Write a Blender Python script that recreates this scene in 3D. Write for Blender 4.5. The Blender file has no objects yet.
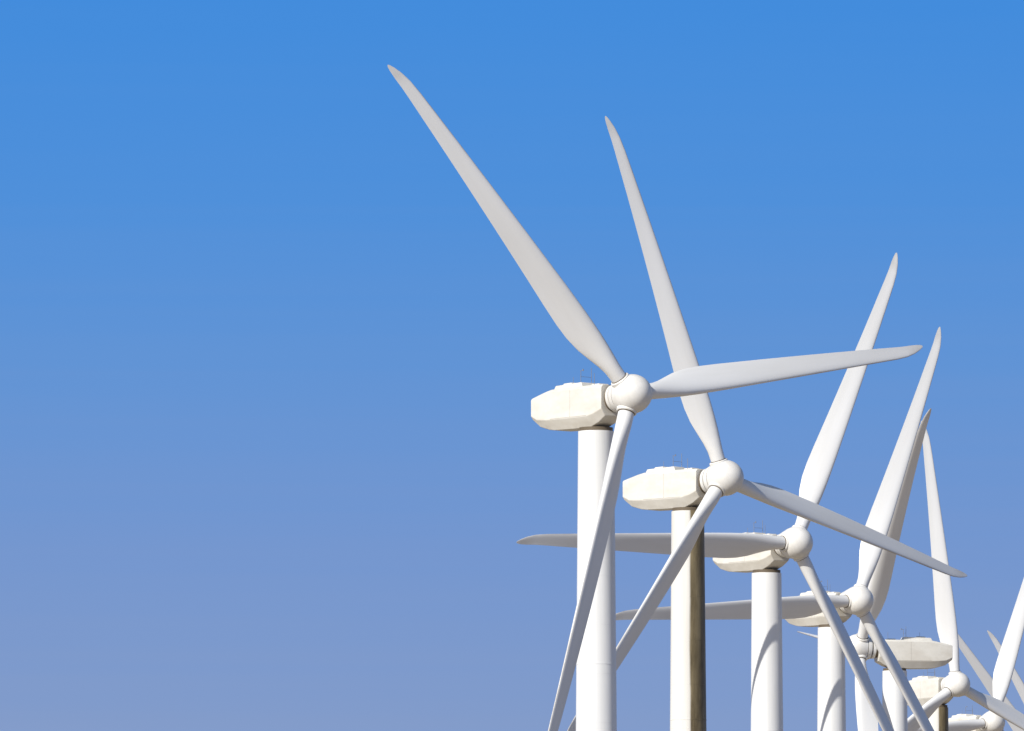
import bpy, math, random, bmesh
from mathutils import Vector
random.seed(4)
sc=bpy.context.scene
sc.view_settings.view_transform='Standard'; sc.view_settings.look='None'; sc.view_settings.exposure=0

# ------------------------------------------------------------ materials
def newmat(name):
    m=bpy.data.materials.new(name); m.use_nodes=True
    nt=m.node_tree; b=nt.nodes['Principled BSDF']
    return m,nt,b
def N(nt,t,**k):
    n=nt.nodes.new(t)
    for a,v in k.items(): setattr(n,a,v)
    return n
def ramp(nt,src,p0,p1,c0=(0,0,0,1),c1=(1,1,1,1)):
    r=N(nt,'ShaderNodeValToRGB'); e=r.color_ramp.elements
    e[0].position=p0; e[1].position=p1; e[0].color=c0; e[1].color=c1
    nt.links.new(src,r.inputs[0]); return r
def mixc(nt,fac,a,b,blend='MIX'):
    m=N(nt,'ShaderNodeMix',data_type='RGBA',blend_type=blend)
    for i,v in ((0,fac),(6,a),(7,b)):
        if hasattr(v,'is_linked'): nt.links.new(v,m.inputs[i])
        else: m.inputs[i].default_value=v
    return m.outputs[2]
def noisen(nt,scale,stretch=(1,1,1),detail=5,rough=.55):
    tc=N(nt,'ShaderNodeTexCoord'); mp=N(nt,'ShaderNodeMapping')
    mp.inputs['Scale'].default_value=stretch
    nt.links.new(tc.outputs['Object'],mp.inputs[0])
    oi=N(nt,'ShaderNodeObjectInfo'); ad=N(nt,'ShaderNodeVectorMath',operation='ADD')
    mu=N(nt,'ShaderNodeMath',operation='MULTIPLY'); mu.inputs[1].default_value=60
    nt.links.new(oi.outputs['Random'],mu.inputs[0])
    nt.links.new(mp.outputs[0],ad.inputs[0]); nt.links.new(mu.outputs[0],ad.inputs[1])
    n=N(nt,'ShaderNodeTexNoise'); n.inputs['Scale'].default_value=scale
    n.inputs['Detail'].default_value=detail; n.inputs['Roughness'].default_value=rough
    nt.links.new(ad.outputs[0],n.inputs['Vector']); return n.outputs['Fac']

def paint(name,base,dirt,amt,rough,stretch=(1,1,1),scale=1.0,brown_half=False):
    m,nt,b=newmat(name)
    f1=ramp(nt,noisen(nt,scale,stretch,6),.42,.78).outputs[0]
    mu=N(nt,'ShaderNodeMath',operation='MULTIPLY'); mu.inputs[1].default_value=amt
    nt.links.new(f1,mu.inputs[0])
    c=mixc(nt,mu.outputs[0],base,dirt)
    f2=ramp(nt,noisen(nt,scale*5,(stretch[0],stretch[1],stretch[2]*.6),4),.35,.7,(.95,.95,.94,1),(1,1,1,1)).outputs[0]
    c=mixc(nt,1.0,c,f2,'MULTIPLY')
    if brown_half:
        # streaky dark brown over the right half of the tube, slightly wavy edge
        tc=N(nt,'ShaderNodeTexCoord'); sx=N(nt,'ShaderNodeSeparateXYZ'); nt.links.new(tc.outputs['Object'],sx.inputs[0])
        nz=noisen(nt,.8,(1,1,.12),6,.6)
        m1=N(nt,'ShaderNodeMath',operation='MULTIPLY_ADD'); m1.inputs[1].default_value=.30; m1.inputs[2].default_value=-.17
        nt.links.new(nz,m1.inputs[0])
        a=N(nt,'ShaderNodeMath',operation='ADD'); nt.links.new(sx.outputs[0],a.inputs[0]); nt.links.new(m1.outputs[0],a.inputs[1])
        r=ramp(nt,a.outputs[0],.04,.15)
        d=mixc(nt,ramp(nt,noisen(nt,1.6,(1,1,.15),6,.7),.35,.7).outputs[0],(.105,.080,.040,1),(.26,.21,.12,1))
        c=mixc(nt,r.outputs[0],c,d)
    nt.links.new(c,b.inputs['Base Color'])
    b.inputs['Roughness'].default_value=rough
    b.inputs['Specular IOR Level'].default_value=.4
    return m
M_tower=paint('tower_paint',(.82,.82,.81,1),(.58,.56,.50,1),.32,.42,(1,1,.06),1.3)
M_brown_half=paint('tower_paint_brown_half',(.78,.76,.71,1),(.55,.5,.42,1),.35,.5,(1,1,.06),1.3,True)
M_nac=paint('nacelle_gelcoat',(.76,.73,.66,1),(.48,.42,.33,1),.42,.42,(.6,.6,1.2),1.1)
M_hub=paint('spinner_gelcoat',(.80,.78,.74,1),(.55,.50,.42,1),.32,.38,(1,1,1),1.2)
M_dark,nt,b=newmat('dark_gap'); b.inputs['Base Color'].default_value=(.13,.10,.065,1); b.inputs['Roughness'].default_value=.7
M_seam,nt,b=newmat('panel_seam'); b.inputs['Base Color'].default_value=(.42,.39,.34,1); b.inputs['Roughness'].default_value=.7
M_steel,nt,b=newmat('galvanised_steel'); b.inputs['Base Color'].default_value=(.26,.27,.29,1); b.inputs['Roughness'].default_value=.5; b.inputs['Metallic'].default_value=.5

M_blade,nt,b=newmat('blade_gelcoat')
f=ramp(nt,noisen(nt,.9,(1,1,.12),6),.4,.75).outputs[0]
mu=N(nt,'ShaderNodeMath',operation='MULTIPLY'); mu.inputs[1].default_value=.30; nt.links.new(f,mu.inputs[0])
c=mixc(nt,mu.outputs[0],(.79,.785,.77,1),(.60,.58,.53,1))
at=N(nt,'ShaderNodeAttribute'); at.attribute_name='erosion'
nz=noisen(nt,1.3,(1,1,.5),5,.7)
mm=N(nt,'ShaderNodeMath',operation='MULTIPLY'); nt.links.new(at.outputs['Fac'],mm.inputs[0])
r=ramp(nt,nz,.25,.6); nt.links.new(r.outputs[0],mm.inputs[1])
c=mixc(nt,mm.outputs[0],c,(.22,.17,.11,1))
nt.links.new(c,b.inputs['Base Color']); b.inputs['Roughness'].default_value=.33; b.inputs['Specular IOR Level'].default_value=.5

M_gr,nt,b=newmat('desert_ground')
tc=N(nt,'ShaderNodeTexCoord')
def gn(s,d=8):
    n=N(nt,'ShaderNodeTexNoise'); n.inputs['Scale'].default_value=s; n.inputs['Detail'].default_value=d
    nt.links.new(tc.outputs['Object'],n.inputs['Vector']); return n.outputs['Fac']
c=mixc(nt,ramp(nt,gn(.02),.35,.65).outputs[0],(.30,.235,.16,1),(.38,.31,.22,1))
c=mixc(nt,ramp(nt,gn(.55),.56,.66).outputs[0],c,(.13,.125,.07,1))
nt.links.new(c,b.inputs['Base Color']); b.inputs['Roughness'].default_value=.95
bp=N(nt,'ShaderNodeBump'); bp.inputs['Strength'].default_value=.5; bp.inputs['Distance'].default_value=.3
nt.links.new(gn(1.5),bp.inputs['Height']); nt.links.new(bp.outputs[0],b.inputs['Normal'])
M_road,nt,b=newmat('gravel'); tc=N(nt,'ShaderNodeTexCoord')
c=mixc(nt,ramp(nt,gn(3),.35,.65).outputs[0],(.33,.28,.21,1),(.42,.37,.29,1)); nt.links.new(c,b.inputs['Base Color']); b.inputs['Roughness'].default_value=.95
M_conc,nt,b=newmat('concrete'); tc=N(nt,'ShaderNodeTexCoord')
c=mixc(nt,ramp(nt,gn(2),.35,.65).outputs[0],(.34,.33,.31,1),(.44,.43,.40,1)); nt.links.new(c,b.inputs['Base Color']); b.inputs['Roughness'].default_value=.9

# ------------------------------------------------------------ mesh helpers
class MB:
    def __init__(s): s.v=[]; s.f=[]; s.m=[]
    def rings(s,rings,mat=0,cap0=True,cap1=True):
        n=len(rings[0]); b0=len(s.v)
        for r in rings: s.v+= [tuple(p) for p in r]
        for i in range(len(rings)-1):
            for j in range(n):
                k=(j+1)%n
                s.f.append((b0+i*n+j,b0+i*n+k,b0+(i+1)*n+k,b0+(i+1)*n+j)); s.m.append(mat)
        if cap0: s.f.append(tuple(b0+j for j in range(n))[::-1]); s.m.append(mat)
        if cap1: s.f.append(tuple(b0+(len(rings)-1)*n+j for j in range(n))); s.m.append(mat)
    def tube(s,axis,stations,n=40,mat=0,origin=(0,0,0)):
        a=Vector(axis).normalized(); u=a.orthogonal().normalized(); w=a.cross(u); o=Vector(origin)
        s.rings([[o+a*d+(u*math.cos(2*math.pi*j/n)+w*math.sin(2*math.pi*j/n))*r for j in range(n)] for d,r in stations],mat)
    def box(s,x0,x1,y0,y1,z0,z1,mat=0):
        s.rings([[(x0,y0,z),(x1,y0,z),(x1,y1,z),(x0,y1,z)] for z in (z0,z1)],mat)
    def obj(s,name,mats,parent=None,smooth=True,bevel=0,angle=35):
        me=bpy.data.meshes.new(name); me.from_pydata(s.v,[],s.f); me.update()
        for m in mats: me.materials.append(m)
        for p,mi in zip(me.polygons,s.m): p.material_index=mi
        bm=bmesh.new(); bm.from_mesh(me); bmesh.ops.recalc_face_normals(bm,faces=bm.faces); bm.to_mesh(me); bm.free()
        if smooth:
            me.polygons.foreach_set('use_smooth',[True]*len(me.polygons))
            me.set_sharp_from_angle(angle=math.radians(angle))
        o=bpy.data.objects.new(name,me); sc.collection.objects.link(o)
        if parent: o.parent=parent
        if bevel:
            b=o.modifiers.new('bevel','BEVEL'); b.width=bevel; b.segments=3; b.limit_method='ANGLE'; b.angle_limit=math.radians(25)
        return o

# ------------------------------------------------------------ blade
R=24.25
ST=[(0.95,.94,1.0,0),(1.5,.94,1.0,0),(1.9,.98,.95,.05),(2.5,1.16,.74,.25),(3.2,1.42,.54,.55),(4.0,1.68,.41,.8),(5.0,1.84,.335,.95),(6.0,1.87,.29,1),(7.5,1.80,.255,1),
    (9,1.69,.235,1),(11,1.55,.22,1),(13,1.41,.21,1),(15,1.27,.20,1),(17,1.13,.19,1),(19,.99,.18,1),(20.5,.89,.17,1),(21.8,.79,.16,1),(22.7,.69,.15,1),(23.4,.55,.15,1),(23.88,.36,.15,1),(24.15,.19,.15,1),(24.25,.07,.15,1)]
def blade_mesh():
    n=36; rings=[]; ero=[]
    for r,c,t,k in ST:
        tw=math.radians(13+17*(1-min(1,max(0,(r-3)/21)))**1.4)
        bend=-.65*(r/R)**2.0
        ring=[]
        for j in range(n):
            a=2*math.pi*j/n
            s=.5*(1-math.cos(a))
            sg=1 if math.sin(a)>=0 else -1
            naca=5*(.2969*math.sqrt(s)-.126*s-.3516*s*s+.2843*s**3-.1036*s**4)
            circ=math.sqrt(max(0,s*(1-s)))
            th=(circ*(1-k)+naca*k)*t*sg*c
            camber=-.035*c*k*4*s*(1-s)
            pa=.5*(1-k)+.34*k
            tipsweep=-.26*max(0,(r-22.0)/2.0)**2
            y=(pa-s)*c+tipsweep; x=th+camber
            X=x*math.cos(tw)+y*math.sin(tw); Y=-x*math.sin(tw)+y*math.cos(tw)
            ring.append((X+bend,Y,r))
            e=max(0,1-s/.10)*min(1,max(0,(r-10)/10))*.7
            if r>22.7: e=max(e,.25)
            ero.append(e)
        rings.append(ring)
    b=MB(); b.rings(rings); return b,ero
BL,ERO=blade_mesh()
def make_blade(name,parent,phi,pitch):
    o=BL.obj(name,[M_blade],parent,angle=50)
    at=o.data.attributes.new('erosion','FLOAT','POINT'); at.data.foreach_set('value',ERO)
    if pitch:   # feather about the blade's own axis
        p=math.radians(-pitch); cs,sn=math.cos(p),math.sin(p)
        for v in o.data.vertices:
            bx=-.65*(v.co.z/R)**2; x,y=v.co.x-bx,v.co.y
            v.co.x=x*cs-y*sn+bx; v.co.y=x*sn+y*cs
        o.data.update()
    o.rotation_euler=(-phi,0,0)
    return o

# ------------------------------------------------------------ turbine
PX=3.1
def turbine(x,y,hz,psi,phi,tilt,brown_half=False,pitch=0,seed=0):
    root=bpy.data.objects.new('wind_turbine',None); sc.collection.objects.link(root); root.empty_display_size=3
    ps=math.radians(psi); root.location=(x-.2*math.sin(ps),y+.2*math.cos(ps),0)
    H=hz-1.85
    t=MB(); rad=lambda z:1.42-(1.42-1.045)*(z/H)
    st=[(.3+(H-.40)*i/90,rad(.3+(H-.40)*i/90)) for i in range(91)]
    t.tube((0,0,1),st,72)
    t.obj('tower',[M_brown_half if brown_half else M_tower],root)
    fl=MB()
    for fz in (H*.36,H*.70):
        fl.tube((0,0,1),[(fz-.03,rad(fz)+.012),(fz+.03,rad(fz)+.012)],72)
    for i in range(1,16):
        fz=H*i/16; fl.tube((0,0,1),[(fz-.012,rad(fz)+.005),(fz+.012,rad(fz)+.005)],72)
    fl.obj('tower_flanges_and_welds',[M_brown_half if brown_half else M_tower],root)
    yr=MB()
    yr.tube((0,0,1),[(H-.101,.98),(H+.12,.98)],48,1)
    yr.obj('yaw_ring',[M_tower,M_dark],root)
    fo=MB(); fo.tube((0,0,1),[(-.5,2.6),(.22,2.6),(.3,2.52)],48); fo.tube((0,0,1),[(.3,1.62),(.38,1.62)],48)
    fo.obj('foundation',[M_conc],root)
    d=MB(); d.box(-.42,.42,-1.50,-1.28,.75,2.85); d.box(-.36,.36,-1.54,-1.50,.82,2.78,1)
    for i in range(3): d.box(-.55,.55,-1.78-.28*i,-1.51-.28*i,.302,.75-.14*i,1)
    d.obj('door_and_steps',[M_tower,M_steel],root)
    nf=bpy.data.objects.new('nacelle_frame',None); sc.collection.objects.link(nf); nf.parent=root
    nf.location=(0,0,hz); nf.rotation_euler=(0,0,ps-math.pi/2)
    def sec(x,hw,zb,zt,cb,ct,ch):
        return [(x,-hw+cb,zb),(x,hw-cb,zb),(x,hw,zb+ch),(x,hw,zt-ct),(x,hw-ct,zt),(x,-hw+ct,zt),(x,-hw,zt-ct),(x,-hw,zb+ch)]
    n=MB()
    n.rings([sec(-4.9,.90,-.98,.26,.15,.10,.2),sec(-4.3,.95,-1.44,.40,.30,.12,.40),sec(-3.5,.99,-1.66,.58,.36,.14,.56),
             sec(-3.0,1.0,-1.72,.66,.38,.14,.60),sec(-1.4,1.0,-1.75,.68,.38,.14,.62),sec(.3,1.0,-1.74,.68,.38,.14,.62),sec(1.0,.99,-1.50,.68,.36,.14,.52),sec(1.6,.96,-1.16,.66,.32,.16,.40)])
    n.obj('nacelle_shell',[M_nac],nf,bevel=.035,angle=30)
    s=MB()
    for yy in (-1,1):
        a,b_=sorted((yy*.985,yy*1.006))
        s.box(-3.0,.3,a,b_,-1.09,-1.068); s.box(-1.2,-1.18,a,b_,-1.068,.50)
    s.obj('panel_seams',[M_seam],nf,smooth=False)
    rb=MB()
    rb.rings([[(-3.3,-.55,.52),(-.6,-.55,.64),(-.6,.55,.64),(-3.3,.55,.52)],[(-3.1,-.5,.90),(-.75,-.5,.96),(-.75,.5,.96),(-3.1,.5,.90)]])
    rb.rings([[(-2.7,-.3,.88),(-1.9,-.3,.90),(-1.9,.3,.90),(-2.7,.3,.88)],[(-2.65,-.26,1.02),(-1.95,-.26,1.04),(-1.95,.26,1.04),(-2.65,.26,1.02)]])
    rb.box(.0,.7,-.35,.35,.67,.80)
    rb.obj('roof_hatch',[M_nac],nf,bevel=.03,angle=30)
    w=MB()
    def rod(p,q,r=.016):
        p=Vector(p);q=Vector(q); w.tube(q-p,[(0,r),((q-p).length,r)],8,0,p)
    rod((-.9,-.4,.6),(-.9,-.4,1.65)); rod((-.9,.4,.6),(-.9,.4,1.85)); rod((-.9,-.4,1.3),(-.9,.4,1.3),.010)
    rod((-.95,-.4,1.65),(-.7,-.4,1.65),.012)
    rod((-2.2,.1,.9),(-2.2,.1,1.4),.012)
    w.tube((0,0,1),[(1.62,.04),(1.73,.04)],10,0,(-.7,-.4,0))
    rod((.45,-.5,.6),(.45,-.5,1.4),.014)
    w.obj('weather_mast',[M_steel],nf)
    rf=bpy.data.objects.new('rotor',None); sc.collection.objects.link(rf); rf.parent=nf
    rf.location=(PX,0,0); rf.rotation_euler=(0,-math.radians(tilt),0)
    h=MB()
    h.tube((1,0,0),[(-1.75,.74),(-.95,.70)],40,1)
    h.tube((1,0,0),[(-1.30,.78),(-1.28,.84),(-1.05,.86),(-1.03,.80)],48,0)
    h.tube((1,0,0),[(-.93,.84),(-.90,.92),(-.6,1.0),(-.56,1.0)],48,0)
    h.tube((1,0,0),[(-.56,.97),(-.52,.97)],48,1)
    prof=[(-.52,.98),(-.5,1.02),(-.2,1.10),(.15,1.15)]
    prof+=[(.15+1.24*math.sin(a),1.15*math.cos(a)) for a in [math.radians(t) for t in (10,20,30,40,50,60,68,75,81,86,89)]]
    h.tube((1,0,0),prof,64,0)
    h.obj('spinner',[M_hub,M_dark],rf,angle=30)
    nr=math.radians(phi)
    for k in range(3):
        a=nr+k*2*math.pi/3
        cl=MB()
        cl.tube((0,0,1),[(.55,.60),(1.12,.60),(1.17,.56)],40,0)
        cl.tube((0,0,1),[(1.17,.50),(1.21,.50)],40,1)
        c=cl.obj('blade_socket_%d'%(k+1),[M_hub,M_dark],rf); c.rotation_euler=(-a,0,0)
        make_blade('blade_%d'%(k+1),rf,a,pitch)
    return root

T=[(5.02,506.1,47.43,39.2,-39.8,6.3,0,0),
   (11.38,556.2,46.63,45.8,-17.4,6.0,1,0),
   (18.03,612.6,46.63,38.0,28.5,3.6,0,0),
   (24.89,676.0,46.84,37.9,25.3,2.6,0,0),
   (32.50,745.0,47.54,-76.8,37.0,3.8,0,62),
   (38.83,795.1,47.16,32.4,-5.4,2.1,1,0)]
for i,(phi,psi) in enumerate(((22,32),(18,40),(-42,41),(-33,40))):
    n=6+i; T.append((6.7+6.83*n-2.0,500+60*n,47.2,psi,phi,4.5,0,0))
for i,t in enumerate(T): turbine(*t[:6],brown_half=bool(t[6]),pitch=t[7],seed=i)

# ------------------------------------------------------------ ground + track
g=MB()
xs=[-40000,-8000,-2000,-600,-200,0,200,600,2000,8000,40000]
g.v=[(x,y,0) for y in [v+500 for v in xs] for x in xs]; nn=len(xs)
g.f=[(j*nn+i,j*nn+i+1,(j+1)*nn+i+1,(j+1)*nn+i) for j in range(nn-1) for i in range(nn-1)]; g.m=[0]*len(g.f)
g.obj('ground',[M_gr],smooth=False)
r=MB(); pts=[(-9+.1139*(y-500)+1.2*math.sin(y/90),y) for y in range(-100,1400,15)]
for x,y in pts: r.v+=[(x-2.4,y,.02),(x+2.4,y,.02)]
r.f=[(2*i,2*i+1,2*i+3,2*i+2) for i in range(len(pts)-1)]; r.m=[0]*len(r.f)
r.obj('gravel_access_road',[M_road],smooth=False)

# ------------------------------------------------------------ sun + sky
sd=Vector((-.57,-.67,.56)).normalized()
el=math.asin(sd.z); rot=math.atan2(sd.x,sd.y)
L=bpy.data.lights.new('sun','SUN'); L.energy=4.8; L.angle=math.radians(.5); L.color=(1,.965,.90)
lo=bpy.data.objects.new('sun',L); sc.collection.objects.link(lo); lo.rotation_euler=sd.to_track_quat('Z','Y').to_euler(); lo.location=(-100,300,200)
w=bpy.data.worlds.new('World'); sc.world=w; w.use_nodes=True; nt=w.node_tree
bg=nt.nodes['Background']; out=nt.nodes['World Output']
sky=N(nt,'ShaderNodeTexSky',sky_type='NISHITA'); sky.sun_disc=False; sky.sun_elevation=el; sky.sun_rotation=rot
nt.links.new(sky.outputs[0],bg.inputs[0]); bg.inputs[1].default_value=.08
tc=N(nt,'ShaderNodeTexCoord'); sx=N(nt,'ShaderNodeSeparateXYZ'); nt.links.new(tc.outputs['Generated'],sx.inputs[0])
def lin(c): return tuple(((v/255+.055)/1.055)**2.4 for v in c)+(1,)
stp=N(nt,'ShaderNodeMapping'); stp.inputs['Scale'].default_value=(5,5,420)
nt.links.new(tc.outputs['Generated'],stp.inputs[0])
nz=N(nt,'ShaderNodeTexNoise'); nz.inputs['Scale'].default_value=1; nz.inputs['Detail'].default_value=2
nt.links.new(stp.outputs[0],nz.inputs['Vector'])
ma=N(nt,'ShaderNodeMath',operation='MULTIPLY_ADD'); ma.inputs[1].default_value=.008; ma.inputs[2].default_value=-.004
nt.links.new(nz.outputs['Fac'],ma.inputs[0])
ad=N(nt,'ShaderNodeMath',operation='ADD'); nt.links.new(sx.outputs[2],ad.inputs[0]); nt.links.new(ma.outputs[0],ad.inputs[1])
mr=N(nt,'ShaderNodeMapRange'); mr.inputs['From Min'].default_value=0; mr.inputs['From Max'].default_value=.2
nt.links.new(ad.outputs[0],mr.inputs['Value'])
cr=N(nt,'ShaderNodeValToRGB'); nt.links.new(mr.outputs[0],cr.inputs[0])
def zpix(y): return math.sin(math.atan(821.5/8730)+math.atan((365.5-y)/8730))/.2
stops=[(0,(176,184,204)),(zpix(731),(131,156,202)),(zpix(550),(117,151,207)),(zpix(365),(98,148,213)),(zpix(200),(80,144,218)),(zpix(0),(67,140,220)),(.8,(60,128,210)),(1,(58,122,205))]
e=cr.color_ramp.elements
e[0].position=0; e[0].color=lin(stops[0][1]); e[1].position=1; e[1].color=lin(stops[-1][1])
for p,c in stops[1:-1]:
    k=e.new(p); k.color=lin(c)
bg2=N(nt,'ShaderNodeBackground'); nt.links.new(cr.outputs[0],bg2.inputs[0]); bg2.inputs[1].default_value=1
mf=N(nt,'ShaderNodeMapRange'); mf.inputs['From Min'].default_value=.18; mf.inputs['From Max'].default_value=.45
nt.links.new(sx.outputs[2],mf.inputs['Value'])
ms=N(nt,'ShaderNodeMixShader'); nt.links.new(mf.outputs[0],ms.inputs[0]); nt.links.new(bg2.outputs[0],ms.inputs[1]); nt.links.new(bg.outputs[0],ms.inputs[2])
nt.links.new(ms.outputs[0],out.inputs[0])

# ------------------------------------------------------------ camera
cd=bpy.data.cameras.new('camera'); cam=bpy.data.objects.new('camera',cd); sc.collection.objects.link(cam); sc.camera=cam
cam.location=(0,0,1.7); cam.rotation_euler=(math.pi/2+math.atan(821.5/8730),0,0)
cd.sensor_fit='HORIZONTAL'; cd.sensor_width=36; cd.lens=8730/1024*36; cd.clip_start=1; cd.clip_end=90000
